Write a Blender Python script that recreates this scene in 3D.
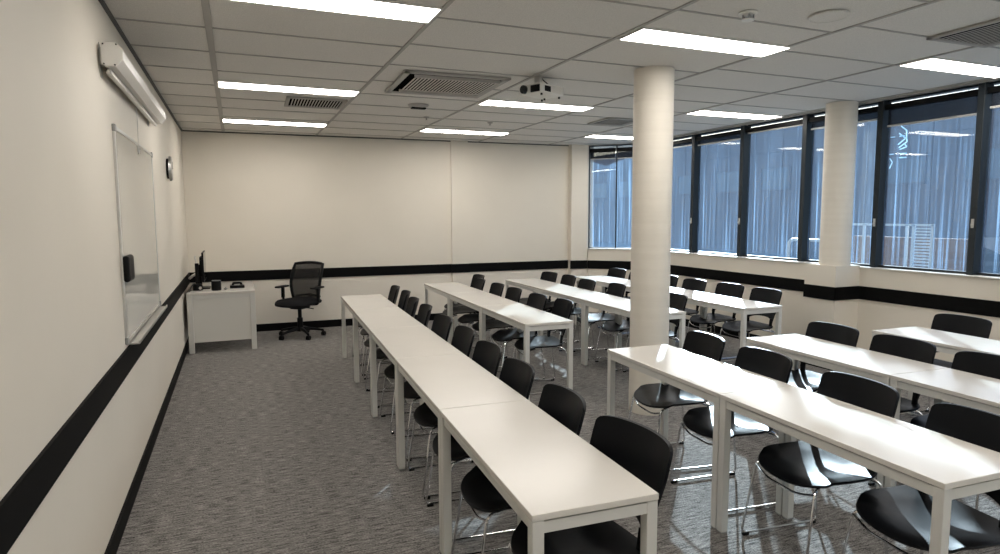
import bpy, bmesh, math, random
from mathutils import Vector, Matrix
for o in list(bpy.data.objects): bpy.data.objects.remove(o)
S = bpy.context.scene
C = S.collection
random.seed(4)
PI = math.pi

# ------------------------------------------------------------ camera
YAW, PITCH, ROLL = .3951, .0975, -.0043
cyw, syw, cp, sp = math.cos(YAW), math.sin(YAW), math.cos(PITCH), math.sin(PITCH)
fwd = Vector((syw*cp, cyw*cp, -sp)); rt = Vector((cyw, -syw, 0)); up = rt.cross(fwd)
r2 = rt*math.cos(ROLL)+up*math.sin(ROLL); u2 = -rt*math.sin(ROLL)+up*math.cos(ROLL)
cd = bpy.data.cameras.new('camera'); cam = bpy.data.objects.new('camera', cd); C.objects.link(cam)
cam.matrix_world = Matrix(((r2.x, u2.x, -fwd.x, .6091), (r2.y, u2.y, -fwd.y, 0), (r2.z, u2.z, -fwd.z, 1.6212), (0, 0, 0, 1)))
cd.sensor_width = 36; cd.lens = 631.91*36/1000; cd.clip_start = .05; cd.clip_end = 500
S.camera = cam
# ------------------------------------------------------------ light and exposure
S.view_settings.view_transform = 'Standard'; S.view_settings.look = 'None'
S.view_settings.gamma = 1; S.view_settings.use_curve_mapping = False
S.view_settings.exposure = 0.24
LAMP = 15.0            # ceiling diffuser emission
SUN_EL, SUN_AZ = math.radians(18.5), math.radians(49.0)   # azimuth measured from +X towards +Y
W = bpy.data.worlds.new('sky'); S.world = W; W.use_nodes = True
nt = W.node_tree; bg = nt.nodes['Background']
sky = nt.nodes.new('ShaderNodeTexSky'); sky.sky_type = 'NISHITA'; sky.sun_disc = False
sky.sun_elevation = math.radians(28); sky.sun_rotation = PI/2-SUN_AZ
nt.links.new(sky.outputs[0], bg.inputs[0]); bg.inputs[1].default_value = .20
sl = bpy.data.lights.new('sun', 'SUN'); sl.energy = 10.0; sl.angle = math.radians(.7); sl.color = (.80, .93, 1)
sun = bpy.data.objects.new('sun', sl); C.objects.link(sun)
sdir = Vector((-math.cos(SUN_EL)*math.cos(SUN_AZ), -math.cos(SUN_EL)*math.sin(SUN_AZ), -math.sin(SUN_EL)))
sun.rotation_euler = sdir.to_track_quat('-Z', 'Y').to_euler(); sun.location = (30, 35, 20)

# ------------------------------------------------------------ material helpers
def mat(name, col, rough=.5, metal=0, spec=.5, coat=0):
    m = bpy.data.materials.new(name); m.use_nodes = True
    b = m.node_tree.nodes['Principled BSDF']
    b.inputs['Base Color'].default_value = (*col, 1); b.inputs['Roughness'].default_value = rough
    b.inputs['Metallic'].default_value = metal; b.inputs['Specular IOR Level'].default_value = spec
    b.inputs['Coat Weight'].default_value = coat
    return m
def nd(m, t, **k):
    n = m.node_tree.nodes.new(t)
    for a, v in k.items(): setattr(n, a, v)
    return n
def lk(m, a, b): m.node_tree.links.new(a, b)
def noisy(name, c1, c2, scale=(1, 1, 1), nscale=5, rough=.6, bump=0, detail=4, metal=0, spec=.5, lo=.35, hi=.65):
    m = mat(name, c1, rough, metal, spec); b = m.node_tree.nodes['Principled BSDF']
    tc = nd(m, 'ShaderNodeTexCoord'); mp = nd(m, 'ShaderNodeMapping'); mp.inputs['Scale'].default_value = scale
    n = nd(m, 'ShaderNodeTexNoise'); n.inputs['Scale'].default_value = nscale; n.inputs['Detail'].default_value = detail
    cr = nd(m, 'ShaderNodeValToRGB'); cr.color_ramp.elements[0].color = (*c1, 1); cr.color_ramp.elements[1].color = (*c2, 1)
    cr.color_ramp.elements[0].position = lo; cr.color_ramp.elements[1].position = hi
    lk(m, tc.outputs['Object'], mp.inputs[0]); lk(m, mp.outputs[0], n.inputs[0]); lk(m, n.outputs[0], cr.inputs[0]); lk(m, cr.outputs[0], b.inputs['Base Color'])
    if bump:
        bp = nd(m, 'ShaderNodeBump'); bp.inputs['Strength'].default_value = bump; bp.inputs['Distance'].default_value = .004
        lk(m, n.outputs[0], bp.inputs['Height']); lk(m, bp.outputs[0], b.inputs['Normal'])
    return m
M = {}
M['wall'] = noisy('cream_wall_paint', (.735, .68, .59), (.76, .705, .615), nscale=1.2, rough=.55, spec=.3)
M['column'] = noisy('column_paint', (.70, .65, .57), (.735, .685, .605), scale=(.4, .4, 14), nscale=1.5, rough=.5, spec=.35)
M['black_band'] = mat('black_band', (.004, .004, .0042), .6, spec=.08)
M['tile'] = noisy('ceiling_tile', (.63, .61, .575), (.74, .715, .675), nscale=160, rough=.9, bump=.25, detail=2, spec=.1)
M['tbar'] = mat('ceiling_tbar', (.40, .385, .36), .6, spec=.2)
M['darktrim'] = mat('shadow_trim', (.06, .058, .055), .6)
M['white_metal'] = mat('light_grey_powder_coat', (.62, .61, .575), .38)
M['laminate'] = noisy('white_laminate', (.66, .63, .58), (.68, .65, .60), nscale=3, rough=.22, spec=.55)
M['edge'] = mat('white_edge_band', (.66, .645, .60), .35)
M['plastic'] = noisy('black_chair_plastic', (.0025, .0028, .004), (.004, .0045, .006), nscale=300, rough=.38, bump=.08, spec=.13)
M['void'] = mat('vent_void', (.004, .004, .004), 1, spec=0)
M['chrome'] = mat('chrome', (.72, .72, .73), .12, metal=1)
M['black'] = mat('black_plastic', (.004, .004, .0045), .5, spec=.15)
M['blackmetal'] = mat('black_metal', (.02, .02, .021), .35, metal=.3)
M['fabric'] = noisy('black_fabric', (.008, .008, .009), (.016, .016, .017), nscale=400, rough=.95, bump=.3, spec=.1)
M['alu'] = mat('aluminium', (.62, .61, .59), .3, metal=.85)
M['board'] = mat('whiteboard_enamel', (.66, .64, .585), .07, spec=.6)
M['whiteplastic'] = mat('white_plastic', (.72, .70, .66), .35)
M['greyplastic'] = mat('grey_plastic', (.28, .28, .27), .4)
M['frame'] = mat('window_frame', (.018, .023, .027), .45, spec=.3)
M['glassdark'] = mat('dark_glass', (.01, .011, .013), .06, spec=.8)
M['sill'] = mat('white_sill', (.72, .70, .66), .4)
M['blindbar'] = mat('blind_bar', (.45, .43, .40), .4)
M['timber'] = noisy('brown_timber', (.22, .10, .035), (.30, .145, .055), scale=(1, 1, 8), nscale=3, rough=.7)
M['ground'] = noisy('outside_concrete', (.16, .16, .17), (.22, .22, .23), nscale=.8, rough=.9)
M['roofdark'] = mat('dark_roof', (.03, .035, .045), .6)
M['paleblue'] = mat('pale_blue_panel', (.35, .45, .55), .3)
def emis(name, col, s):
    m = mat(name, col, .5); b = m.node_tree.nodes['Principled BSDF']
    b.inputs['Emission Color'].default_value = (*col, 1); b.inputs['Emission Strength'].default_value = s
    return m
M['diffuser'] = emis('lamp_diffuser', (1, .95, .885), LAMP)
# carpet: fine loop pile with streaks running across the room
m = M['carpet'] = mat('carpet', (.1, .1, .1), .95, spec=.1); b = m.node_tree.nodes['Principled BSDF']
tc = nd(m, 'ShaderNodeTexCoord')
def cn(scale, ns, det=3):
    mp = nd(m, 'ShaderNodeMapping'); mp.inputs['Scale'].default_value = scale; mp.inputs['Rotation'].default_value = (0, 0, 0)
    n = nd(m, 'ShaderNodeTexNoise'); n.inputs['Scale'].default_value = ns; n.inputs['Detail'].default_value = det
    lk(m, tc.outputs['Object'], mp.inputs[0]); lk(m, mp.outputs[0], n.inputs[0]); return n
na = cn((4.2, 30, 1), 3.0, 6); nb = cn((16, 40, 1), 6, 2); ncx = cn((1, 1, 1), .8, 2)
mx = nd(m, 'ShaderNodeMath', operation='MULTIPLY_ADD'); lk(m, na.outputs[0], mx.inputs[0]); mx.inputs[1].default_value = .5
mb = nd(m, 'ShaderNodeMath', operation='MULTIPLY'); lk(m, nb.outputs[0], mb.inputs[0]); mb.inputs[1].default_value = .5
lk(m, mb.outputs[0], mx.inputs[2])
cr = nd(m, 'ShaderNodeValToRGB'); cr.color_ramp.elements[0].position = .39; cr.color_ramp.elements[1].position = .62
cr.color_ramp.elements[0].color = (.050, .047, .044, 1); cr.color_ramp.elements[1].color = (.36, .34, .32, 1)
lk(m, mx.outputs[0], cr.inputs[0]); lk(m, cr.outputs[0], b.inputs['Base Color'])
bp = nd(m, 'ShaderNodeBump'); bp.inputs['Strength'].default_value = .5; bp.inputs['Distance'].default_value = .006
lk(m, nb.outputs[0], bp.inputs['Height']); lk(m, bp.outputs[0], b.inputs['Normal'])
# office chair mesh cloth: see-through weave
m = M['mesh'] = bpy.data.materials.new('chair_mesh'); m.use_nodes = True; t = m.node_tree; t.nodes.clear()
out = nd(m, 'ShaderNodeOutputMaterial'); mixs = nd(m, 'ShaderNodeMixShader'); tr = nd(m, 'ShaderNodeBsdfTransparent'); df = nd(m, 'ShaderNodeBsdfDiffuse')
df.inputs[0].default_value = (.03, .029, .028, 1); mixs.inputs[0].default_value = .66
lk(m, tr.outputs[0], mixs.inputs[1]); lk(m, df.outputs[0], mixs.inputs[2]); lk(m, mixs.outputs[0], out.inputs[0])
# roller blind: dark screen cloth, part see-through
m = M['blind'] = bpy.data.materials.new('blind_screen'); m.use_nodes = True; t = m.node_tree; t.nodes.clear()
out = nd(m, 'ShaderNodeOutputMaterial'); mixs = nd(m, 'ShaderNodeMixShader'); tr = nd(m, 'ShaderNodeBsdfTransparent'); df = nd(m, 'ShaderNodeBsdfDiffuse')
df.inputs[0].default_value = (.03, .035, .045, 1); mixs.inputs[0].default_value = .72
lk(m, tr.outputs[0], mixs.inputs[1]); lk(m, df.outputs[0], mixs.inputs[2]); lk(m, mixs.outputs[0], out.inputs[0])
# dirty window glass: clear sheet, mirror reflection, vertical dried drips and a dust film
m = M['glass'] = bpy.data.materials.new('streaked_glass'); m.use_nodes = True; t = m.node_tree; t.nodes.clear()
out = nd(m, 'ShaderNodeOutputMaterial'); tr = nd(m, 'ShaderNodeBsdfTransparent'); tr.inputs[0].default_value = (.86, .93, .98, 1)
gl = nd(m, 'ShaderNodeBsdfGlossy'); gl.inputs['Roughness'].default_value = .0
lw = nd(m, 'ShaderNodeLayerWeight'); lw.inputs[0].default_value = .5
pw = nd(m, 'ShaderNodeMath', operation='POWER'); lk(m, lw.outputs['Facing'], pw.inputs[0]); pw.inputs[1].default_value = 4.5
fr = nd(m, 'ShaderNodeMath', operation='MULTIPLY_ADD'); lk(m, pw.outputs[0], fr.inputs[0]); fr.inputs[1].default_value = .85; fr.inputs[2].default_value = .06
m1 = nd(m, 'ShaderNodeMixShader'); lk(m, fr.outputs[0], m1.inputs[0]); lk(m, tr.outputs[0], m1.inputs[1]); lk(m, gl.outputs[0], m1.inputs[2])
di = nd(m, 'ShaderNodeBsdfDiffuse'); di.inputs[0].default_value = (.42, .60, .80, 1)
tl = nd(m, 'ShaderNodeBsdfTranslucent'); tl.inputs[0].default_value = (.36, .60, .92, 1)
m2 = nd(m, 'ShaderNodeMixShader'); m2.inputs[0].default_value = .8; lk(m, di.outputs[0], m2.inputs[1]); lk(m, tl.outputs[0], m2.inputs[2])
tc = nd(m, 'ShaderNodeTexCoord')
def gn(scale, ns, det, lo, hi):
    mp = nd(m, 'ShaderNodeMapping'); mp.inputs['Scale'].default_value = scale
    n = nd(m, 'ShaderNodeTexNoise'); n.inputs['Scale'].default_value = ns; n.inputs['Detail'].default_value = det
    lk(m, tc.outputs['Object'], mp.inputs[0]); lk(m, mp.outputs[0], n.inputs[0])
    r = nd(m, 'ShaderNodeMapRange'); r.inputs[1].default_value = lo; r.inputs[2].default_value = hi
    lk(m, n.outputs[0], r.inputs[0]); return r
ga = gn((17, 17, .22), 2.4, 4, .50, .80); gb = gn((1, 1, .6), 1.6, 2, .3, .7); gc = gn((60, 60, .5), 2, 3, .55, .85)
a1 = nd(m, 'ShaderNodeMath', operation='MULTIPLY'); lk(m, ga.outputs[0], a1.inputs[0]); lk(m, gb.outputs[0], a1.inputs[1])
a2 = nd(m, 'ShaderNodeMath', operation='MULTIPLY_ADD'); lk(m, a1.outputs[0], a2.inputs[0]); a2.inputs[1].default_value = .75; a2.inputs[2].default_value = .085
a3 = nd(m, 'ShaderNodeMath', operation='MULTIPLY_ADD'); lk(m, gc.outputs[0], a3.inputs[0]); a3.inputs[1].default_value = .25; lk(m, a2.outputs[0], a3.inputs[2])
m3 = nd(m, 'ShaderNodeMixShader'); lk(m, a3.outputs[0], m3.inputs[0]); lk(m, m1.outputs[0], m3.inputs[1]); lk(m, m2.outputs[0], m3.inputs[2])
lk(m, m3.outputs[0], out.inputs[0])
# opposite facade: ribbed cladding
m = M['facade'] = noisy('grey_cladding', (.215, .18, .19), (.245, .21, .22), scale=(1, 1, .15), nscale=.8, rough=.8)
M['facadewin'] = mat('facade_window', (.22, .225, .25), .4)

# ------------------------------------------------------------ mesh helpers
def BM(): return bmesh.new()
def box(bm, x0, x1, y0, y1, z0, z1, bev=0, mtx=None):
    r = bmesh.ops.create_cube(bm, size=1)
    vs = r['verts']
    bmesh.ops.scale(bm, vec=(abs(x1-x0), abs(y1-y0), abs(z1-z0)), verts=vs)
    bmesh.ops.translate(bm, vec=((x0+x1)/2, (y0+y1)/2, (z0+z1)/2), verts=vs)
    if mtx: bmesh.ops.transform(bm, matrix=mtx, verts=vs)
    if bev:
        es = list({e for v in vs for e in v.link_edges})
        bmesh.ops.bevel(bm, geom=es, offset=bev, segments=2, affect='EDGES', profile=.5)
    return bm
def cyl(bm, c, r, z0, z1, seg=24, axis='z', r1=None):
    d = z1-z0
    q = bmesh.ops.create_cone(bm, cap_ends=True, segments=seg, radius1=r, radius2=r if r1 is None else r1, depth=d)['verts']
    bmesh.ops.translate(bm, vec=(0, 0, (z0+z1)/2), verts=q)
    if axis == 'x': bmesh.ops.rotate(bm, cent=(0, 0, 0), matrix=Matrix.Rotation(PI/2, 3, 'Y'), verts=q)
    if axis == 'y': bmesh.ops.rotate(bm, cent=(0, 0, 0), matrix=Matrix.Rotation(-PI/2, 3, 'X'), verts=q)
    bmesh.ops.translate(bm, vec=c, verts=q)
    return bm
def smooth_path(pts, rad=.03, n=4):
    pts = [Vector(p) for p in pts]; out = [pts[0]]
    for i in range(1, len(pts)-1):
        a, b, c = pts[i-1], pts[i], pts[i+1]
        d1 = (a-b); d2 = (c-b); r = min(rad, d1.length*.45, d2.length*.45)
        p, q = b+d1.normalized()*r, b+d2.normalized()*r
        for k in range(n+1):
            t = k/n; out.append(p*(1-t)**2+b*2*t*(1-t)+q*t*t)
    out.append(pts[-1]); return out
def tube(bm, pts, r, seg=8, rad=.03, cap=True):
    P = smooth_path(pts, rad) if rad else [Vector(p) for p in pts]
    rings = []; nprev = None
    for i, p in enumerate(P):
        t = (P[min(i+1, len(P)-1)]-P[max(i-1, 0)]).normalized()
        if nprev is None:
            a = Vector((0, 0, 1)) if abs(t.z) < .9 else Vector((1, 0, 0)); n = t.cross(a).normalized()
        else: n = (nprev-t*nprev.dot(t)).normalized()
        nprev = n; bb = t.cross(n)
        rr = r if not callable(r) else r(i/(len(P)-1))
        rings.append([bm.verts.new(p+(n*math.cos(2*PI*k/seg)+bb*math.sin(2*PI*k/seg))*rr) for k in range(seg)])
    for a, b in zip(rings, rings[1:]):
        for k in range(seg): bm.faces.new((a[k], a[(k+1) % seg], b[(k+1) % seg], b[k]))
    if cap: bm.faces.new(rings[0][::-1]); bm.faces.new(rings[-1])
    return bm
def lathe(bm, prof, c=(0, 0, 0), seg=24):
    rings = []
    for r, z in prof: rings.append([bm.verts.new((c[0]+r*math.cos(2*PI*k/seg), c[1]+r*math.sin(2*PI*k/seg), c[2]+z)) for k in range(seg)])
    for a, b in zip(rings, rings[1:]):
        for k in range(seg): bm.faces.new((a[k], a[(k+1) % seg], b[(k+1) % seg], b[k]))
    bm.faces.new(rings[0][::-1]); bm.faces.new(rings[-1]); return bm
def shell(bm, top, thick_vec):
    """closed sheet from grid of points, offset by thick_vec(i,j,p)"""
    R, K = len(top), len(top[0])
    A = [[bm.verts.new(top[i][j]) for j in range(K)] for i in range(R)]
    Bv = [[bm.verts.new(Vector(top[i][j])+thick_vec) for j in range(K)] for i in range(R)]
    for i in range(R-1):
        for j in range(K-1):
            bm.faces.new((A[i][j], A[i][j+1], A[i+1][j+1], A[i+1][j])); bm.faces.new((Bv[i][j], Bv[i+1][j], Bv[i+1][j+1], Bv[i][j+1]))
    for i in range(R-1):
        bm.faces.new((A[i][0], A[i+1][0], Bv[i+1][0], Bv[i][0])); bm.faces.new((A[i][-1], Bv[i][-1], Bv[i+1][-1], A[i+1][-1]))
    for j in range(K-1):
        bm.faces.new((A[0][j], Bv[0][j], Bv[0][j+1], A[0][j+1])); bm.faces.new((A[-1][j], A[-1][j+1], Bv[-1][j+1], Bv[-1][j]))
    return bm
def obj(name, bm, material, parent=None, smooth=False, loc=None):
    bmesh.ops.recalc_face_normals(bm, faces=bm.faces)
    me = bpy.data.meshes.new(name); bm.to_mesh(me); bm.free()
    if smooth:
        for p in me.polygons: p.use_smooth = True
        try: me.set_sharp_from_angle(angle=math.radians(40))
        except Exception: pass
    me.materials.append(M[material] if isinstance(material, str) else material)
    o = bpy.data.objects.new(name, me); C.objects.link(o)
    if parent: o.parent = parent
    if loc: o.location = loc
    return o
def tag(o, label, cat, group=None):
    o['label'] = label; o['category'] = cat
    if group: o['group'] = group
    return o
def thing(name, label, cat, loc=(0, 0, 0), rz=0, group=None):
    o = bpy.data.objects.new(name, None); C.objects.link(o); o.empty_display_size = .1
    o.location = loc; o.rotation_euler = (0, 0, rz); return tag(o, label, cat, group)
def struct(name, bm, material, smooth=False):
    o = obj(name, bm, material, None, smooth); o['kind'] = 'structure'; return o
def copy_tree(o, parent=None):
    c = o.copy(); C.objects.link(c)
    if parent: c.parent = parent
    for ch in [x for x in o.children]: copy_tree(ch, c)
    return c
def prism(bm, poly, z0, z1):
    a = [bm.verts.new((x, y, z0)) for x, y in poly]; b = [bm.verts.new((x, y, z1)) for x, y in poly]
    n = len(poly); bm.faces.new(a[::-1]); bm.faces.new(b)
    for i in range(n): bm.faces.new((a[i], a[(i+1) % n], b[(i+1) % n], b[i]))
    return bm

# ------------------------------------------------------------ room shell
H = 2.753; WX = 6.62; YN = -2.6; ZS = 1.07
CA, CB = (6.62, 8.50), (6.0, 9.13)          # angled corner bay
def yb(x): return 9.476-.0303*x
struct('floor', box(BM(), -.25, 7.0, YN-.2, 9.8, -.12, 0), 'carpet')
struct('ceiling', box(BM(), -.25, 6.95, YN-.2, 9.8, H+.008, H+.12), 'tile')
struct('wall_left', box(BM(), -.2, 0, YN-.2, 9.8, 0, H+.008), 'wall')
struct('wall_back', prism(BM(), [(0, yb(0)), (5.72, yb(5.72)), (5.72, 9.8), (0, 9.8)], 0, H+.008), 'wall')
struct('wall_front', box(BM(), -.2, 7.0, YN-.2, YN, 0, H+.008), 'wall')
struct('wall_right', box(BM(), WX, WX+.2, YN, 8.50, 0, ZS-.01), 'wall')
# pier at the end of the back wall and shallow pilaster in its middle
struct('wall_pier', prism(BM(), [(5.72, 9.19), (5.99, 9.14), (6.2, 9.3), (6.2, 9.8), (5.72, 9.8)], 0, H+.008), 'wall')
struct('wall_pilaster', prism(BM(), [(3.70, yb(3.7)-.032), (3.97, yb(3.97)-.032), (3.97, yb(3.97)+.02), (3.70, yb(3.7)+.02)], 0, H+.008), 'wall')
# angled bay below its window
dx, dy = CB[0]-CA[0], CB[1]-CA[1]; LB = math.hypot(dx, dy); nx, ny = -dy/LB*-1, dx/LB*-1
nx, ny = dy/LB, -dx/LB                       # outward normal
struct('wall_corner', prism(BM(), [CA, CB, (CB[0]+nx*.2, CB[1]+ny*.2), (CA[0]+nx*.2, CA[1]+ny*.2)], 0, ZS-.01), 'wall')
# box that carries the window-side column
struct('wall_box', box(BM(), 6.27, 6.62, 4.63, 5.01, 0, 1.085), 'wall')
# sills
struct('trim_1', box(BM(), 6.60, 6.84, YN, 8.50, ZS-.012, ZS, .003), 'sill')
struct('trim_2', prism(BM(), [(CA[0]-nx*.02, CA[1]-ny*.02), (CB[0]-nx*.02, CB[1]-ny*.02), (CB[0]+nx*.22, CB[1]+ny*.22), (CA[0]+nx*.22, CA[1]+ny*.22)], ZS-.012, ZS), 'sill')
# black dado band on every wall, z .73 - .87
Z0, Z1 = .73, .868
band = BM()
box(band, 0, .012, YN, 9.46, Z0, Z1)
prism(band, [(0, yb(0)), (3.70, yb(3.7)), (3.70, yb(3.7)-.012), (0, yb(0)-.012)], Z0, Z1)
prism(band, [(3.688, yb(3.7)-.002), (3.982, yb(3.97)-.002), (3.982, yb(3.97)-.044), (3.688, yb(3.7)-.044)], Z0, Z1)
prism(band, [(3.97, yb(3.97)), (5.72, yb(5.72)), (5.72, yb(5.72)-.012), (3.97, yb(3.97)-.012)], Z0, Z1)
prism(band, [(5.708, 9.20), (5.708, 9.178), (5.99, 9.128), (6.0, 9.14)], Z0, Z1)
prism(band, [CA, CB, (CB[0]-nx*.012, CB[1]-ny*.012), (CA[0]-nx*.012, CA[1]-ny*.012)], Z0, Z1)
box(band, 6.608, 6.62, 5.01, 8.50, Z0, Z1)
box(band, 6.258, 6.27, 4.618, 5.01, Z0, Z1); box(band, 6.258, 6.62, 4.618, 4.63, Z0, Z1)
box(band, 6.608, 6.62, YN, 4.63, Z0, Z1)
struct('trim_3', band, 'black_band')
bb = BM()
box(bb, 0, .012, YN, 9.46, 0, .105); struct('baseboard_left', bb, 'black_band')
bb = BM(); prism(bb, [(0, yb(0)), (5.72, yb(5.72)), (5.72, yb(5.72)-.012), (0, yb(0)-.012)], 0, .105); struct('baseboard_back', bb, 'black_band')
bb = BM(); box(bb, 6.608, 6.62, 5.01, 8.50, 0, .105); box(bb, 6.258, 6.27, 4.618, 5.01, 0, .105); box(bb, 6.258, 6.62, 4.618, 4.63, 0, .105)
box(bb, 6.608, 6.62, YN, 4.63, 0, .105); struct('baseboard_right', bb, 'black_band')
# dark shadow trim where ceiling meets walls
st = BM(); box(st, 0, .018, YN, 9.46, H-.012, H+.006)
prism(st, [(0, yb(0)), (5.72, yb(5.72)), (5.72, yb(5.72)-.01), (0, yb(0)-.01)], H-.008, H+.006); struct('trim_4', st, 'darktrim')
box_ = BM(); box(box_, 6.585, 6.62, YN, 8.5, H-.012, H+.004); struct('trim_5', box_, 'tbar')
# ceiling grid of T-bars
GX = [.51+1.208*k for k in range(6)]
g = BM(); PY = .611
for k, x in enumerate(GX):
    w = .012 if k else .02
    box(g, x-w, x+w, YN, 9.42, H, H+.009)
xs = [0]+GX+[6.6]
for i in range(len(xs)-1):
    off = [3.715, 3.715, 3.62, 3.60, 3.44, 3.44, 3.42][i]
    n = -11
    while off+n*PY < 9.35:
        y = off+n*PY
        if y > YN: box(g, xs[i]+.012, xs[i+1]-.012, y-.007, y+.007, H+.002, H+.009)
        n += 1
struct('trim_6', g, 'tbar')

# ------------------------------------------------------------ windows
MUL = [8.27, 7.36, 6.415, 5.445, 4.525, 3.585, 2.64, 1.63, .69, -.25, -1.19, -2.13]
def pane_geo(): pass
edges = [8.47]+MUL+[YN]
ZT = 2.753
wn = 0
for i in range(len(edges)-1):
    y1, y0 = edges[i], edges[i+1]
    if y1-y0 < .15: continue
    wn += 1
    w = bpy.data.objects.new('window_%d' % wn, None); C.objects.link(w); w['kind'] = 'structure'; w.location = (6.66, (y0+y1)/2, ZS)
    hy = (y1-y0)/2; hz = ZT-ZS
    f = BM(); box(f, 0, .12, -hy-.03, -hy+.03, 0, hz, .004)
    if i == 0: box(f, 0, .12, hy-.03, hy+.03, 0, hz, .004)
    box(f, .05, .12, -hy+.03, hy-.03, 0, .022); box(f, .06, .12, -hy+.03, hy-.03, hz-.012, hz)
    obj('frame', f, 'frame', w)
    p = BM(); p.faces.new([p.verts.new(v) for v in ((.088, -hy+.03, .022), (.088, hy-.03, .022), (.088, hy-.03, hz-.012), (.088, -hy+.03, hz-.012))]); po = obj('pane', p, 'glass', w)
    if i in (1, 2, 4, 5):
        h = BM(); box(h, -.006, .0, -hy-.012, -hy+.012, .42, .50, .002); box(h, -.022, -.006, -hy-.006, -hy+.006, .44, .455, .002); obj('latch', h, 'alu', w)
# corner bay window with two narrow panes
ang = math.atan2(dy, dx)
w = bpy.data.objects.new('window_%d' % (wn+1), None); C.objects.link(w); w['kind'] = 'structure'
w.location = (CA[0]+nx*.05, CA[1]+ny*.05, ZS); w.rotation_euler = (0, 0, ang)
f = BM(); hz = ZT-ZS
# local +x runs from CA to CB, outward is local -y
for a, b_, th in ((-.03, .03, 1), (LB*.5-.008, LB*.5+.008, .6), (LB-.0, LB+.02, 1)):
    box(f, a, b_, -.10, -.0 if th == 1 else -.04, 0, hz, .002)
box(f, 0, LB, -.10, -.05, 0, .012); box(f, 0, LB, -.10, -.05, hz-.012, hz); obj('frame', f, 'frame', w)
for a, b_ in ((.03, LB*.5-.008), (LB*.5+.008, LB)):
    p = BM(); p.faces.new([p.verts.new(v) for v in ((a, -.075, .012), (b_, -.075, .012), (b_, -.075, hz-.012), (a, -.075, hz-.012))]); obj('pane', p, 'glass', w)
# marks wiped on the glass of the pane right of the window-side column
mk = BM()   # strokes of one smear
def stroke(pts, r=.006): tube(mk, [(6.742, y, z) for y, z in pts], r, 5, .01)
for k, z in enumerate((2.12, 2.16)): stroke([(4.27, z), (4.20, z-.004)])
stroke([(4.29, 2.25), (4.21, 2.31), (4.20, 2.27), (4.28, 2.22)]); stroke([(4.285, 2.36), (4.21, 2.30), (4.21, 2.38), (4.27, 2.43)])
stroke([(4.28, 2.33), (4.23, 2.33)]); stroke([(4.27, 2.20), (4.20, 2.22), (4.22, 2.245)])
for z in (2.16, 2.33, 2.45): stroke([(4.375, z), (4.33, z)], .004)
stroke([(4.37, 2.02), (4.34, 2.08), (4.37, 2.12)], .004)
mm = bpy.data.materials.new('smeared_marks'); mm.use_nodes = True; mm.node_tree.nodes.clear()
o1 = nd(mm, 'ShaderNodeOutputMaterial'); t1 = nd(mm, 'ShaderNodeBsdfTranslucent'); t1.inputs[0].default_value = (.7, .85, .95, 1); lk(mm, t1.outputs[0], o1.inputs[0])
mko = obj('finger_marks', mk, mm); mko.location = (0, .085, .055); tag(mko, 'pale scribbled marks smeared high on the window pane right of the window-side column', 'window marks')
# roller blinds
blind_spec = [(8.27, 7.36, 2.62), (7.36, 6.415, 2.60), (6.415, 5.445, 2.70), (5.445, 4.525, 2.585), (4.525, 3.585, 2.50), (3.585, 2.64, 2.54), (2.57, 1.63, 2.4), (1.63, .69, 2.5), (.69, -.25, 2.5)]
btxt = ['left of the first thick mullion behind the middle column', 'in the second long window pane from the middle column', 'rolled fully up in the pane left of the window-side column', 'partly hidden by the window-side column', 'hanging lowest, in the pane right of the window-side column', 'at the right edge of the photo']
bi = 0
for i, (y1, y0, zb) in enumerate(blind_spec):
    if i > 5: break
    t = thing('roller_blind', 'dark roller blind '+btxt[i], 'blind', (6.705, (y0+y1)/2, ZS), 0, None)
    hy = (y1-y0)/2-.035
    c = BM(); cyl(c, (0, 0, 0), .026, -hy, hy, 16, 'y'); bmesh.ops.translate(c, vec=(0, 0, 2.683-ZS), verts=c.verts)
    box(c, -.025, .03, -hy, hy, 2.655-ZS, 2.708-ZS, .004); obj('roller', c, 'black', t)
    if zb < 2.66:
        s = BM(); box(s, .004, .006, -hy+.02, hy-.02, zb-ZS, 2.66-ZS); obj('blind_fabric', s, 'blind', t)
    bar = BM(); box(bar, -.004, .014, -hy+.015, hy-.015, min(zb, 2.655)-ZS-.016, min(zb, 2.655)-ZS+.004, .003); obj('bottom_bar', bar, 'blindbar', t)
for k, (a, b_) in enumerate(((.03, LB*.5-.008), (LB*.5+.008, LB))):
    t = thing('roller_blind', ['narrow dark roller blind in the corner window pane next to the middle column', 'narrow dark roller blind in the corner window pane next to the back wall'][k], 'blind', (CA[0]+nx*.05, CA[1]+ny*.05, ZS), ang)
    c = BM(); box(c, a+.005, b_-.005, -.05, .0, 2.64-ZS, 2.70-ZS, .004); obj('roller', c, 'black', t)
    s = BM(); box(s, a+.01, b_-.01, -.03, -.028, 2.54-ZS, 2.645-ZS); obj('blind_fabric', s, 'blind', t)
    bar = BM(); box(bar, a+.01, b_-.01, -.038, -.022, 2.525-ZS, 2.541-ZS, .002); obj('bottom_bar', bar, 'blindbar', t)

# ------------------------------------------------------------ columns
c = BM(); lathe(c, [(.157, 0), (.157, H+.004)], (3.72, 4.27, 0), 48)
o = struct('wall_column', c, 'column', True)
c = BM(); lathe(c, [(.150, 1.085), (.150, H+.004)], (6.452, 4.80, 0), 48)
o = struct('wall_column_window', c, 'column', True)

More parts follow.
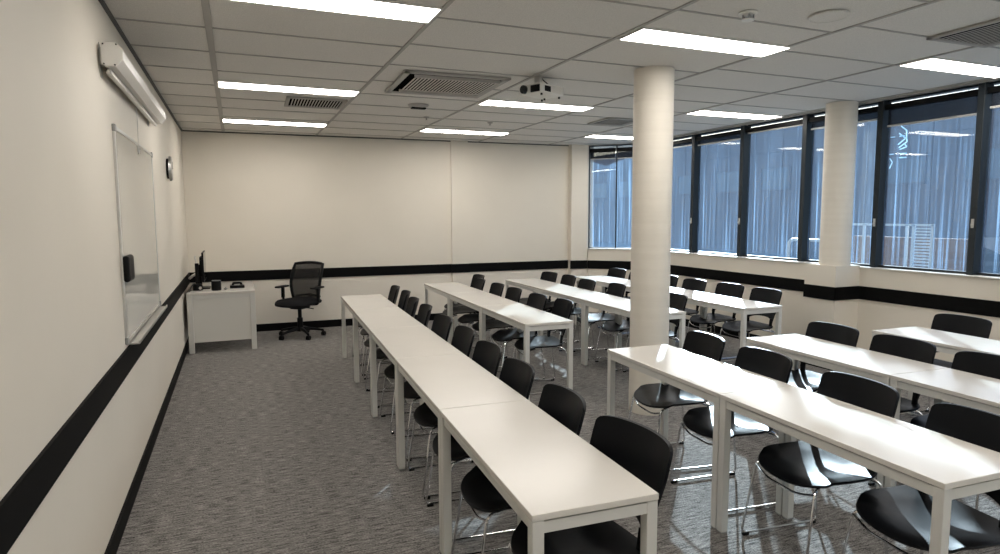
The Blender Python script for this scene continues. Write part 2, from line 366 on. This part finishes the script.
# ------------------------------------------------------------ ceiling lights
def light(x0, x1, y0, y1, label):
    t = thing('ceiling_light', label, 'ceiling light', ((x0+x1)/2, (y0+y1)/2, H), 0, 'recessed ceiling lights')
    hx, hy = (x1-x0)/2, (y1-y0)/2
    f = BM()
    for s in (-1, 1):
        box(f, -hx, hx, s*hy-.006, s*hy+.006, -.006, .008); box(f, s*hx-.006, s*hx+.006, -hy, hy, -.006, .008)
    obj('frame', f, 'whiteplastic', t)
    d = BM(); box(d, -hx+.006, hx-.006, -hy+.006, hy-.006, -.004, .006); obj('diffuser', d, 'diffuser', t)
L3 = [((GX[0]+.012, GX[1]-.012), [(8.15, 8.44, 'last bright ceiling light panel over the teacher desk, nearest the back wall'), (5.93, 6.20, 'second bright ceiling light panel from the top left, left of the square air diffuser'), (3.44, 3.71, 'large bright ceiling light panel cut by the top edge at upper left'), (1.0, 1.27, 'bright ceiling light panel just behind the viewpoint by the left wall'), (-1.4, -1.13, 'rearmost bright ceiling light panel by the left wall')]),
      ((GX[2]+.025, GX[3]+.025), [(8.13, 8.42, 'small bright ceiling light panel near the back wall, beyond the square diffuser'), (5.90, 6.18, 'bright ceiling light panel just beyond the ceiling projector'), (3.33, 3.60, 'bright ceiling light panel directly above the middle column'), (.9, 1.17, 'bright ceiling light panel overhead, near the middle of the room'), (-1.5, -1.23, 'rearmost bright ceiling light panel in the middle of the room')]),
      ((GX[4]+.012, GX[5]-.012), [(7.90, 8.18, 'bright ceiling light panel partly behind the middle column, by the corner window'), (5.64, 5.91, 'bright ceiling light panel between the two columns, beside the window wall'), (3.16, 3.42, 'bright ceiling light panel at the right edge, over the right windows'), (.75, 1.02, 'bright ceiling light panel beside the viewpoint, by the window wall'), (-1.6, -1.33, 'rearmost bright ceiling light panel by the window wall')])]
for (x0, x1), ys in L3:
    for y0, y1, lb in ys:
        light(x0, x1, y0, y1, lb or ('bright ceiling light panel behind the viewpoint, %s' % ('left run' if x0 < 1 else 'middle run' if x0 < 4 else 'window run')))

# ------------------------------------------------------------ ceiling fittings
def vent(cx, cy, sx, sy, n, label, rim=.03, drop=.012):
    t = thing('ceiling_vent', label, 'air vent', (cx, cy, H), math.radians(-1.5))
    b = BM(); box(b, -sx/2+.005, sx/2-.005, -sy/2+.005, sy/2-.005, -.001, .003); obj('backing', b, 'void', t)
    f = BM()
    for s in (-1, 1):
        box(f, -sx/2, sx/2, s*(sy/2-rim/2)-rim/2, s*(sy/2-rim/2)+rim/2, -drop, .003); box(f, s*(sx/2-rim/2)-rim/2, s*(sx/2-rim/2)+rim/2, -sy/2, sy/2, -drop, .003)
    obj('rim', f, 'tbar', t)
    ix, iy = sx/2-rim-.012, sy/2-rim-.006
    s_ = BM()
    for k in range(n):
        x = -ix+2*ix*(k+.5)/n
        box(s_, x-ix/n*.42, x+ix/n*.42, -iy, iy, -.014, -.0125)
    obj('louvres', s_, 'tbar', t)
    return t
# large square diffuser
t = thing('air_diffuser', 'large square louvred air diffuser in the ceiling, left of the projector', 'air diffuser', (2.345, 5.39, H), math.radians(-2.2))
sx = .89; b = BM(); box(b, -.44, .44, -.44, .44, -.004, .003); obj('backing', b, 'void', t)
f = BM()
for s in (-1, 1):
    box(f, -sx/2, sx/2, s*.42-.025, s*.42+.025, -.014, .003, .002); box(f, s*.42-.025, s*.42+.025, -sx/2, sx/2, -.014, .003, .002)
obj('rim', f, 'tbar', t)
s_ = BM()
for k in range(25):
    x = -.325+.70*k/24
    box(s_, x-.0075, x+.0075, -.33, .295, -.018, -.0165)
box(s_, -.345, .385, .288, .296, -.03, -.004); box(s_, -.345, .385, -.338, -.33, -.03, -.004)
obj('louvres', s_, mat('diffuser_louvre', (.52, .50, .46), .5), t)
vent(1.40, 6.70, .57, .53, 17, 'small rectangular slatted vent between the two left ceiling lights', .035)
vent(5.08, 2.55, .58, .56, 13, 'dark slatted ceiling vent at the upper right edge of the photo', .03)
vent(4.95, 6.72, .5, .5, 14, 'small dark slatted vent just left of the top of the middle column', .03)
def disc(name, label, cat, x, y, prof, m, extra=None):
    t = thing(name, label, cat, (x, y, H)); o = obj('body', lathe(BM(), prof), m, t, True)
    if extra: extra(t)
    return t
disc('ceiling_speaker', 'round flat grille of a ceiling speaker, upper right', 'speaker', 3.81, 2.745, [(.11, .002), (.11, -.006), (.10, -.009), (.098, -.006), (.0, -.006)][:4], 'tile')
def prongs(t):
    b = BM()
    for k in range(5):
        a = k*2*PI/5; box(b, -.004, .004, .026, .034, -.035, -.008, 0, Matrix.Rotation(a, 4, 'Z'))
    lathe(b, [(.034, -.036), (.034, -.032), (.024, -.032), (.024, -.036)]); obj('cage', b, 'greyplastic', t)
    obj('cap', lathe(BM(), [(.001, -.042), (.034, -.042), (.034, -.036), (.001, -.034)]), 'whiteplastic', t)
disc('smoke_detector', 'small round smoke detector on the ceiling left of the speaker grille', 'smoke detector', 3.334, 2.873, [(.052, .002), (.052, -.006), (.03, -.014), (.001, -.014)], 'whiteplastic', prongs)
def ex(t): obj('cover', box(BM(), -.075, .075, -.03, .03, -.04, -.024, .004), 'black', t)
disc('air_sensor', 'round ceiling fitting with a dark cover beyond the square diffuser', 'ceiling fitting', 2.40, 6.46, [(.11, .002), (.10, -.012), (.05, -.026), (.001, -.026)], 'tbar', ex)
for i, (x, y) in enumerate(((2.70, 7.2), (3.55, 7.35))):
    disc('sprinkler', ['tiny ceiling sprinkler between the diffuser and the small far light', 'tiny ceiling sprinkler to the right, beyond the light behind the projector'][i], 'sprinkler', x, y, [(.035, .002), (.03, -.008), (.008, -.012), (.008, -.03), (.02, -.032), (.001, -.034)], 'tbar')

# ceiling projector, lens end facing the whiteboard wall
t = thing('ceiling_projector', 'white projector hanging from the ceiling on a short bracket', 'projector', (3.0, 4.83, H+.028), math.radians(26))
mt = BM(); box(mt, -.055, .035, -.045, .045, -.012, 0, .003); cyl(mt, (-.01, 0, 0), .018, -.085, -.01, 14); box(mt, -.045, .03, -.05, .05, -.095, -.08, .003); box(mt, -.05, -.04, -.03, .03, -.07, -.01)
obj('bracket', mt, 'alu', t)
bd = BM(); box(bd, -.15, .165, -.115, .115, -.172, -.098, .012); obj('housing', bd, 'whiteplastic', t)
ln = BM(); box(ln, -.156, -.149, -.105, -.01, -.168, -.112, .004); obj('exhaust_grille', ln, 'black', t)
ln = BM(); cyl(ln, (-.15, .055, -.138), .034, -.02, .006, 20, 'x'); obj('lens', ln, 'glassdark', t, True)
ln = BM(); box(ln, -.10, -.02, -.119, -.112, -.16, -.115, .004); obj('lens_shift_panel', ln, 'black', t)
ln = BM()
for x, y in ((.13, -.09), (.13, .09), (-.11, -.09), (.10, .04)): cyl(ln, (x, y, 0), .009, -.192, -.176, 10)
obj('feet', ln, 'black', t)
cb = BM(); tube(cb, [(.02, .01, -.01), (.06, .03, -.03), (.13, .02, -.06), (.168, .0, -.13)], .005, 6); obj('cable', cb, 'black', t)

# ------------------------------------------------------------ left wall
t = thing('projector_screen', 'white roll-up projector screen case fixed high on the left wall', 'projector screen', (0, 3.80, 2.44))
def hexprism(bm, prof, y0, y1):
    a = [bm.verts.new((x, y0, z)) for x, z in prof]; b = [bm.verts.new((x, y1, z)) for x, z in prof]; n = len(prof)
    bm.faces.new(a); bm.faces.new(b[::-1])
    for i in range(n): bm.faces.new((a[i], b[i], b[(i+1) % n], a[(i+1) % n]))
prof = [(.022, -.045), (.022, .045), (.035, .058), (.09, .058), (.115, .028), (.112, -.02), (.08, -.055), (.035, -.055)]
b = BM(); hexprism(b, prof, .02, 2.18); obj('case', b, 'whiteplastic', t)
e = BM(); p2 = [((x-.068)*1.04+.068, z*1.04) for x, z in prof]; hexprism(e, p2, 0, .02); obj('end_cap', e, 'whiteplastic', t)
e = BM(); hexprism(e, p2, 2.18, 2.20); obj('end_cap', e, 'whiteplastic', t)
e = BM()
for x, z in ((.03, .05), (.088, .052), (.03, -.048), (.078, -.05)): cyl(e, (x, 0, z), .004, -.004, .001, 8, 'y')
obj('screws', e, 'black', t)
pl_ = BM(); box(pl_, 0, .004, .06, .12, -.10, .07); box(pl_, 0, .022, .07, .11, -.04, .05); obj('wall_bracket', pl_, 'alu', t)
pl_ = BM(); box(pl_, 0, .004, 1.98, 2.06, -.10, .07); box(pl_, 0, .022, 2.0, 2.04, -.04, .05); obj('wall_bracket', pl_, 'alu', t)
hb = BM(); box(hb, .028, .052, .06, 2.14, -.085, -.068, .004); box(hb, .035, .045, .06, 2.14, -.07, -.055); obj('hem_bar', hb, 'alu', t)
cdn = BM(); tube(cdn, [(.035, 1.10, -.08), (.032, 1.10, -.345)], .0018, 6, 0); obj('pull_cord', cdn, 'whiteplastic', t)
rg = BM(); tube(rg, [(.032, 1.10+.028*math.cos(a*PI/8), -.373+.028*math.sin(a*PI/8)) for a in range(17)], .004, 6, 0); obj('pull_ring', rg, 'alu', t)

t = thing('whiteboard', 'large glossy whiteboard in a thin aluminium frame on the left wall', 'whiteboard', (0, 4.98, .90))
b = BM(); box(b, .002, .010, -.85, .85, .01, 1.215); obj('writing_surface', b, 'board', t)
f = BM()
for y in (-.855, .855): box(f, 0, .014, y-.012, y+.012, 0, 1.225, .003)
box(f, 0, .014, -.86, .86, 1.205, 1.228, .003); box(f, 0, .014, -.86, .86, -.004, .02, .003); obj('frame', f, 'alu', t)
for y in (-.855, .855):
    for z in (.012, 1.215): obj('corner_cap', box(BM(), 0, .018, y-.02, y+.02, z-.02, z+.02, .004), 'greyplastic', t)
tr_ = BM(); box(tr_, 0, .065, -.80, .84, -.022, -.012, .003); box(tr_, .058, .065, -.80, .84, -.02, .0, .002); obj('pen_tray', tr_, 'alu', t)
o = obj('whiteboard_eraser', box(BM(), 0, .035, -.095, .095, -.075, .075, .014), 'black', None, False, (.011, 4.20, 1.325)); tag(o, 'black rounded eraser stuck on the near edge of the whiteboard', 'eraser')
t = thing('wall_clock', 'round wall clock seen nearly edge-on, beyond the whiteboard', 'clock', (0, 7.20, 2.10))
c = BM(); cyl(c, (0, 0, 0), .10, 0, .022, 28, 'x'); obj('back_plate', c, 'black', t)
c = BM(); cyl(c, (.022, 0, 0), .125, 0, .022, 32, 'x', .118); obj('bezel', c, 'alu', t)
c = BM(); cyl(c, (.044, 0, 0), .108, 0, .004, 32, 'x'); obj('dial', c, 'whiteplastic', t)
c = BM(); box(c, .049, .051, -.004, .004, 0, .07); box(c, .049, .051, 0, .05, -.004, .004); obj('hands', c, 'black', t)

# ------------------------------------------------------------ desk in the corner
t = thing('teacher_desk', 'white teacher desk with a modesty panel in the back left corner', 'desk', (.045, 8.20, 0))
DX, DY = .75, 1.2
b = BM(); box(b, 0, DX, 0, DY, .695, .725, .003); obj('desk_top', b, 'laminate', t)
for x in (0, DX-.06):
    for y in (.005, DY-.065): obj('leg', box(BM(), x, x+.06, y, y+.06, 0, .695, .004), 'white_metal', t)
r = BM(); box(r, .06, DX-.06, .012, .052, .645, .695); box(r, .06, DX-.06, DY-.052, DY-.012, .645, .695); box(r, .01, .05, .06, DY-.06, .645, .695); box(r, DX-.05, DX-.01, .06, DY-.06, .645, .695); obj('top_rail', r, 'white_metal', t)
p = BM(); box(p, .06, DX-.06, .03, .048, .125, .645); obj('end_panel', p, 'edge', t)
p = BM(); box(p, .012, .03, .06, DY-.06, .25, .645); obj('modesty_panel', p, 'edge', t)

t = thing('computer_monitor', 'thin black computer monitor seen edge-on on the teacher desk', 'monitor', (.20, 8.72, .725))
b = BM(); box(b, -.09, .09, -.13, .13, 0, .012, .004); obj('stand_base', b, 'black', t)
b = BM(); box(b, -.035, -.005, -.03, .03, .01, .30, .004); obj('stand_neck', b, 'black', t)
b = BM(); box(b, .012, .034, -.27, .27, .10, .46, .005); box(b, -.018, .012, -.16, .16, .16, .40, .008); obj('housing', b, 'black', t)
b = BM(); box(b, .034, .0355, -.262, .262, .115, .452); obj('screen', b, 'glassdark', t)
t = thing('document_camera', 'black upright document camera beside the monitor on the teacher desk', 'document camera', (.155, 8.50, .725))
b = BM(); lathe(b, [(.055, 0), (.055, .05), (.048, .075), (.02, .085)], (0, 0, 0), 20); obj('base', b, 'black', t, True)
b = BM(); box(b, -.022, .022, -.02, .02, .07, .33, .006); obj('column', b, 'black', t)
b = BM(); tube(b, [(0, 0, .33), (-.02, 0, .40), (-.01, 0, .42)], .006, 8); obj('antenna', b, 'alu', t)
b = BM(); cyl(b, (.03, -.052, .03), .018, -.006, .006, 16, 'y'); obj('lens', b, 'alu', t, True)
b = BM(); tube(b, [(-.09, .1, .14), (-.06, .05, .17), (-.01, .0, .2)], .016, 10); obj('camera_arm', b, 'whiteplastic', t)
t = thing('desk_speaker', 'black cylindrical speaker in the middle of the teacher desk', 'speaker', (.365, 8.40, .725))
obj('body', lathe(BM(), [(.050, 0), (.056, .008), (.056, .105), (.052, .115), (.03, .118)], (0, 0, 0), 24), 'black', t, True)
obj('top_ring', lathe(BM(), [(.05, .116), (.05, .122), (.042, .122), (.042, .117)], (0, 0, 0), 24), 'greyplastic', t, True)
t = thing('desk_phone', 'low black desk phone on the right side of the teacher desk', 'telephone', (.60, 8.60, .725))
b = BM(); box(b, -.085, .085, -.08, .08, 0, .035, .008); obj('base', b, 'black', t)
b = BM(); tube(b, [(-.05, -.02, .035), (-.045, -.01, .062), (.045, -.01, .062), (.05, -.02, .035)], .014, 10, .02); obj('handset', b, 'black', t)
b = BM()
for i in range(3):
    for j in range(3): box(b, -.03+i*.02, -.018+i*.02, -.07+j*.016, -.06+j*.016, .034, .038)
obj('keypad', b, 'greyplastic', t)
t = thing('computer_mouse', 'small dark mouse lying between the speaker and the phone', 'mouse', (.468, 8.42, .725))
b = BM(); bmesh.ops.create_uvsphere(b, u_segments=16, v_segments=10, radius=1); bmesh.ops.scale(b, vec=(.022, .032, .016), verts=b.verts); bmesh.ops.translate(b, vec=(0, 0, .012), verts=b.verts); obj('shell', b, 'greyplastic', t, True)
obj('wheel', box(BM(), -.003, .003, -.02, -.006, .022, .029, .001), 'black', t)
cb = BM(); tube(cb, [(.08, 8.45, .733), (.07, 8.30, .733), (.06, 8.9, .734), (.075, 9.3, .733)], .006, 6, .04); o = obj('power_cable', cb, 'black'); tag(o, 'black cable trailing along the left side of the teacher desk', 'cable')

# ------------------------------------------------------------ office chair
t = thing('office_chair', 'black mesh-backed swivel office chair with armrests beside the teacher desk', 'office chair', (1.36, 8.80, 0), math.radians(-40))
# local facing -y
sc = 1.0
def superell(a, b, e, n): 
    out = []
    for k in range(n):
        th = 2*PI*k/n; c_, s_ = math.cos(th), math.sin(th)
        out.append((a*math.copysign(abs(c_)**e, c_), b*math.copysign(abs(s_)**e, s_)))
    return out
b = BM(); rings = []
for f_, z in ((.0, .515), (.6, .517), (.9, .508), (1, .485), (.98, .46), (.85, .445), (0, .44)):
    if f_ == 0: rings.append([b.verts.new((0, 0, z))])
    else: rings.append([b.verts.new((x*f_, y*f_-.02, z-(.02 if y < -.15 else 0)*f_)) for x, y in superell(.275, .275, .7, 32)])
for A, B_ in zip(rings, rings[1:]):
    for k in range(32):
        if len(A) == 1: b.faces.new((A[0], B_[k], B_[(k+1) % 32]))
        elif len(B_) == 1: b.faces.new((A[k], B_[0], A[(k+1) % 32]))
        else: b.faces.new((A[k], B_[k], B_[(k+1) % 32], A[(k+1) % 32]))
obj('seat', b, 'fabric', t, True)
b = BM()
def bp_(u, v):  # back surface
    w = .195+.035*math.sin(v*PI*.8); z = .50+.47*v; y = .20+.10*v-.05*math.sin(v*PI)+(-.05*u*u)
    return (u*w, y, z)
loop = [bp_(-1, v/8) for v in range(9)]+[(bp_(u/6, 1)[0], bp_(u/6, 1)[1], bp_(0, 1)[2]+.015*(1-(u/6)**2)) for u in range(-5, 6)]+[bp_(1, 1-v/8) for v in range(9)]+[bp_(-u/6, 0) for u in range(-5, 6)]
tube(b, loop+[loop[0]], .020, 8, 0); obj('back_frame', b, 'black', t, True)
b = BM(); shell(b, [[bp_(-1+2*i/10, j/10) for i in range(11)] for j in range(11)], Vector((0, .003, 0))); obj('mesh_back', b, 'mesh', t, True)
b = BM(); tube(b, [(0, .16, .42), (0, .27, .44), (0, .235, .56)], .024, 10, .05); tube(b, [(-.19, .20, .53), (0, .235, .55), (.19, .20, .53)], .014, 8, .05); obj('back_support', b, 'black', t, True)
for s in (-1, 1):
    b = BM(); tube(b, [(s*.14, .02, .44), (s*.27, .03, .45), (s*.275, .03, .66)], .015, 8, .03); box(b, s*.275-.017, s*.275+.017, .01, .05, .52, .66, .006); ao = obj('armrest', b, 'black', t, True)
    b = BM(); box(b, s*.275-.038, s*.275+.038, -.10, .13, .66, .685, .010); obj('arm_pad', b, 'black', ao)
b = BM(); box(b, -.09, .09, -.10, .12, .385, .445, .015); cyl(b, (0, 0, 0), .026, .20, .39, 16); cyl(b, (0, 0, 0), .038, .10, .26, 16); obj('gas_lift', b, 'black', t)
b = BM(); tube(b, [(.06, -.02, .41), (.20, -.05, .405), (.25, -.05, .40)], .007, 8); tube(b, [(-.06, .05, .41), (-.22, .05, .395)], .007, 8); box(b, -.25, -.21, .03, .07, .38, .41, .005); obj('lever', b, 'black', t)
b = BM(); lathe(b, [(.05, .08), (.055, .12), (.04, .14)], (0, 0, 0), 20)
for k in range(5):
    a = math.radians(90+72*k+18); tube(b, [(0, 0, .115), (.16*math.cos(a), .16*math.sin(a), .105), (.30*math.cos(a), .30*math.sin(a), .075)], lambda q: .026-.010*q, 8, .06)
base = obj('star_base', b, 'black', t, True)
for k in range(5):
    a = math.radians(90+72*k+18); x, y = .30*math.cos(a), .30*math.sin(a)
    b = BM(); 
    for s in (-1, 1): cyl(b, (x+s*.014, y, .03), .030, -.008, .008, 18, 'x')
    cyl(b, (x, y, 0), .008, .03, .075, 8); box(b, x-.006, x+.006, y-.02, y+.02, .03, .062, .003)
    obj('caster', b, 'black', base, True)

# ------------------------------------------------------------ classroom tables
TL = 1.12
def make_table(L, Wd):
    t = thing('classroom_table', 'x', 'table'); T = .72
    b = BM(); box(b, 0, Wd, .002, L-.002, T-.022, T, .0025); obj('tabletop', b, 'laminate', t)
    b = BM(); r = .012
    box(b, .009, .037, .04, L-.04, T-.064, T-.027); box(b, Wd-.037, Wd-.009, .04, L-.04, T-.064, T-.027)
    box(b, .04, Wd-.04, .006, .034, T-.064, T-.027); box(b, .04, Wd-.04, L-.034, L-.006, T-.064, T-.027)
    obj('rail', b, 'white_metal', t)
    for x in (.002, Wd-.042):
        for y in (.004, L-.044):
            lg = obj('leg', box(BM(), x, x+.04, y, y+.04, .008, T-.022, .003), 'white_metal', t)
            obj('foot_glide', box(BM(), x+.003, x+.037, y+.003, y+.037, 0, .008), 'greyplastic', lg)
    return t
ORD = ['nearest', 'second', 'third', 'fourth', 'fifth', 'sixth', 'seventh', 'eighth', 'ninth', 'farthest']
rows = [  # near-left corner, slope dx/dy, table length, count, width, words
    ((1.397, 1.645), .050, 1.122, 5, .447, 'the long row beside the left aisle'),
    ((2.795, 4.70), .030, 1.140, 3, .450, 'the far row left of the middle column'),
    ((3.985, 4.72), .028, 1.140, 3, .465, 'the far row behind the middle column'),
    ((5.085, 4.645), .028, 1.150, 3, .48, 'the far row along the window wall'),
    ((2.765, 1.305), .053, 1.145, 2, .470, 'the near right row by the middle column'),
    ((3.90, 1.215), .055, 1.155, 2, .465, 'the middle near row on the right'),
    ((5.08, 2.20), .050, 1.165, 1, .475, 'x')]
protos = {}
for (cx_, cy_), s, L, n, wd, words in rows:
    a = -math.atan(s)
    key = (L, wd)
    for k in range(n):
        if key not in protos: t = protos[key] = make_table(L, wd)
        else: t = copy_tree(protos[key])
        t.location = (cx_+s*L*k/math.hypot(1, s), cy_+L*k/math.hypot(1, s), 0); t.rotation_euler = (0, 0, a)
        pos = ORD[k] if k < n-1 or n == 1 else 'farthest'
        t['label'] = 'narrow white table, %s from camera in %s' % (pos, words) if words != 'x' else 'narrow white table cut by the right edge, below the right windows'
        if pos in ('nearest', 'farthest') and words != 'x': t['label'] = 'narrow white table %s the camera in %s' % ('nearest' if pos == 'nearest' else 'farthest from', words)
        t['group'] = 'narrow white classroom tables'

# ------------------------------------------------------------ black shell chairs, local front = -x
def make_chair():
    t = thing('sled_chair', 'x', 'chair')
    # seat
    b = BM(); N, R = 40, 10; rings = []
    def sz(x, y):
        z = .430
        if x < -.06: z -= .024*((-x-.06)/.15)**2
        z += .018*(abs(y)/.24)**2.5*(1 if x > -.1 else .3); z += .026*max(0, (x-.06)/.13)**2; z -= .012*max(0, 1-(x*x+y*y)/.03)
        return z
    pts = []
    for k in range(N):
        th = 2*PI*(k+.5)/N; c_, s_ = math.cos(th), math.sin(th); e = .5 if c_ > 0 else .8
        pts.append(((.20 if c_ > 0 else .215)*math.copysign(abs(c_)**e, c_), .243*math.copysign(abs(s_)**e, s_)))
    def ring(f, dz): return [b.verts.new((x*f, y*f, sz(x*f, y*f)+dz)) for x, y in pts]
    topc = b.verts.new((0, 0, sz(0, 0))); botc = b.verts.new((0, 0, sz(0, 0)-.014))
    T_ = [ring(k/R, 0) for k in range(1, R)]+[ring(.985, -.001), ring(1, -.007), ring(.985, -.013)]+[ring(k/R, -.014) for k in range(R-1, 0, -1)]
    for k in range(N): b.faces.new((topc, T_[0][k], T_[0][(k+1) % N])); b.faces.new((botc, T_[-1][(k+1) % N], T_[-1][k]))
    for A, B_ in zip(T_, T_[1:]):
        for k in range(N): b.faces.new((A[k], B_[k], B_[(k+1) % N], A[(k+1) % N]))
    obj('seat', b, 'plastic', t, True)
    # backrest
    b = BM(); U, V = 24, 10; grid = []
    for j in range(V+1):
        row = []
        for i in range(U+1):
            u = math.sin((-1+2*i/U)*PI/2); v = j/V; au = abs(u)
            zt = .822-.072*(1-(max(0, 1-au**6))**(1/6)); zb = .530-.045*au**3
            z = zb+(zt-zb)*v
            hw = .190+.030*min(1, max(0, (z-.48)/.22)); y = u*hw
            x = .215+.085*(z-.52)/.30-.052*u*u
            row.append((x, y, z))
        grid.append(row)
    shell(b, grid, Vector((.015, 0, 0))); obj('backrest', b, 'plastic', t, True)
    for s in (-1, 1):
        b = BM(); P = []
        for k in range(9):
            q = k/8; z = .428+.10*q; P.append([(.155+.005*q, s*(.186+.003*q), z), (.155+.010*q, s*(.186+.003*q)-s*(.030), z)])
        P = [[(x-.004, y, z) for x, y, z in r_] for r_ in P]
        shell(b, P, Vector((.016, 0, 0))); obj('back_post', b, 'plastic', t, True)
    # chrome sled legs
    for s in (-1, 1):
        y = s*.215; b = BM()
        tube(b, [(.15, s*.17, .425), (.20, s*.20, .39), (.245, y, .012), (-.225, y, .012), (-.165, s*.19, .395), (-.08, s*.15, .405)], .0065, 8, .035)
        so = obj('sled_leg', b, 'chrome', t, True)
        for gx in (-.1975, .2175): obj('floor_glide', box(BM(), gx-.0175, gx+.0175, y-.010, y+.010, 0, .016, .003), 'black', so)
    b = BM(); tube(b, [(-.165, -.192, .38), (-.18, -.10, .35), (-.18, .10, .35), (-.165, .192, .38)], .0055, 8, .05)
    obj('cross_bar', b, 'chrome', t, True)
    b = BM(); tube(b, [(.195, -.195, .39), (.17, 0, .385), (.195, .195, .39)], .0055, 8, .05); obj('cross_bar', b, 'chrome', t, True)
    return t
chairs = [   # seat centres and turn in degrees
    ([(1.70, 1.92, 4), (1.69, 2.48, -5), (1.73, 3.06, -5), (1.77, 3.59, -3), (1.82, 4.18, -4), (1.84, 4.74, -2), (1.88, 5.42, -7), (1.91, 5.96, -8), (1.98, 6.55, -8), (1.99, 7.06, -6)], 'the long row beside the left aisle'),
    ([(3.18, 5.24, -8), (3.14, 5.70, -4), (3.15, 6.31, -5), (3.16, 6.82, -5), (3.16, 7.42, -4), (3.35, 7.94, -3)], 'the far row left of the middle column'),
    ([(4.42, 5.18, -10), (4.42, 5.70, -4), (4.42, 6.24, -9), (4.35, 6.78, -5), (4.42, 7.38, -6), (4.40, 7.88, 1)], 'the far row behind the middle column'),
    ([(5.59, 5.13, -4), (5.60, 5.67, -1.5), (5.56, 6.24, -3), (5.60, 6.82, 1), (5.55, 7.40, -2), (5.57, 7.96, 1)], 'the far row along the window wall'),
    ([(3.07, 1.55, -8), (3.11, 2.12, -6), (3.17, 2.77, -6), (3.215, 3.34, -9)], 'the near right row by the middle column'),
    ([(4.22, 1.52, -3), (4.25, 2.13, 0), (4.28, 2.71, -5), (4.31, 3.25, -4)], 'the middle near row on the right'),
    ([(5.50, 2.52, -2), (5.55, 3.12, -4)], 'the table below the right windows')]
cp_ = make_chair(); first = True
rnd = random.Random(7)
for lst, words in chairs:
    n = len(lst)
    for i, (x, y, ra) in enumerate(lst):
        t = cp_ if first else copy_tree(cp_); first = False
        t.location = (x, y, 0); t.rotation_euler = (0, 0, math.radians(ra))
        if i == 0: lb = 'black chair nearest the camera at %s' % words
        elif i == n-1: lb = 'black chair farthest from the camera at %s' % words
        else: lb = 'black chair %s from the camera at %s' % (ORD[i], words)
        t['label'] = lb; t['group'] = 'black sled-base chairs'

# ------------------------------------------------------------ outside
o = struct('floor_outside', box(BM(), 7.2, 60, -30, 90, -.7, -.6), 'ground'); o.name = 'ground'
t = thing('office_building', 'long grey-blue clad building standing across the yard outside the windows', 'building', (28, 25, -.6))
b = BM(); box(b, 0, 3, -45, 55, 0, 6.96)
for k in range(-44, 55): box(b, -.03, 0, k, k+.06, 0, 6.9)
for z in (3.2, 5.6): box(b, -.05, 0, -45, 55, z, z+.07)
obj('cladding', b, 'facade', t)
for k in range(12):
    y = -14+k*3.6
    f = BM()
    for s in (0, 2.0): box(f, -.08, 0, y+s, y+s+.07, 3.55, 4.75)
    for z in (3.5, 4.72): box(f, -.08, 0, y, y+2.07, z, z+.07)
    wo = obj('window', f, 'facade', t); obj('pane', box(BM(), -.045, -.03, y+.07, y+2.0, 3.57, 4.72), 'facadewin', wo)
t = thing('louvre_screen', 'white framed louvre screen standing outside, right of the window-side column', 'screen', (12, 8.1, -.6))
b = BM()
for y in (-.70, -.36, -.24, .62, .95): box(b, -.02, .02, y-.022, y+.022, 0, 2.02)
box(b, -.02, .02, -.72, .97, 1.99, 2.03); obj('frame', b, 'whiteplastic', t)
b = BM()
for k in range(18): box(b, -.012, .012, -.68, -.38, 1.0+k*.055, 1.03+k*.055)
obj('slats', b, 'whiteplastic', t)
b = BM(); box(b, 0, .15, -1.3, 1.0, 0, 1.75); 
o = obj('brick_fence', b, 'timber', None, False, (12.8, 8.6, -.6)); tag(o, 'low brown wall outside behind the white louvre screen', 'wall')
t = thing('shed', 'low dark pitched-roof shed outside the pane right of the window-side column', 'shed', (13.2, 7.3, -.6))
b = BM(); v = [b.verts.new(p) for p in ((0, -1.3, 1.15), (0, .35, 1.75), (0, .35, 0), (0, -1.3, 0), (1.5, -1.3, 1.15), (1.5, .35, 1.75), (1.5, .35, 0), (1.5, -1.3, 0))]
for f_ in ((0, 1, 2, 3), (7, 6, 5, 4), (0, 4, 5, 1), (1, 5, 6, 2), (3, 2, 6, 7), (0, 3, 7, 4)): b.faces.new([v[i] for i in f_])
obj('walls', b, 'roofdark', t)
for k in range(4): obj('window', box(BM(), -.02, 0, -1.02+k*.24, -.86+k*.24, .92, 1.10), 'paleblue', t)
t = thing('handrail', 'pale tubular handrail outside, left of the window-side column', 'handrail', (12, 9.7, -.6))
b = BM(); tube(b, [(0, -.55, 0), (0, -.55, 1.66), (0, .85, 1.66), (0, .85, 0)], .035, 8, .15); obj('rail', b, 'whiteplastic', t, True)
b = BM(); 
for y in (-.3, 0, .3, .6): tube(b, [(0, y, 0), (0, y, 1.66)], .012, 6, 0)
obj('balusters', b, 'whiteplastic', t)
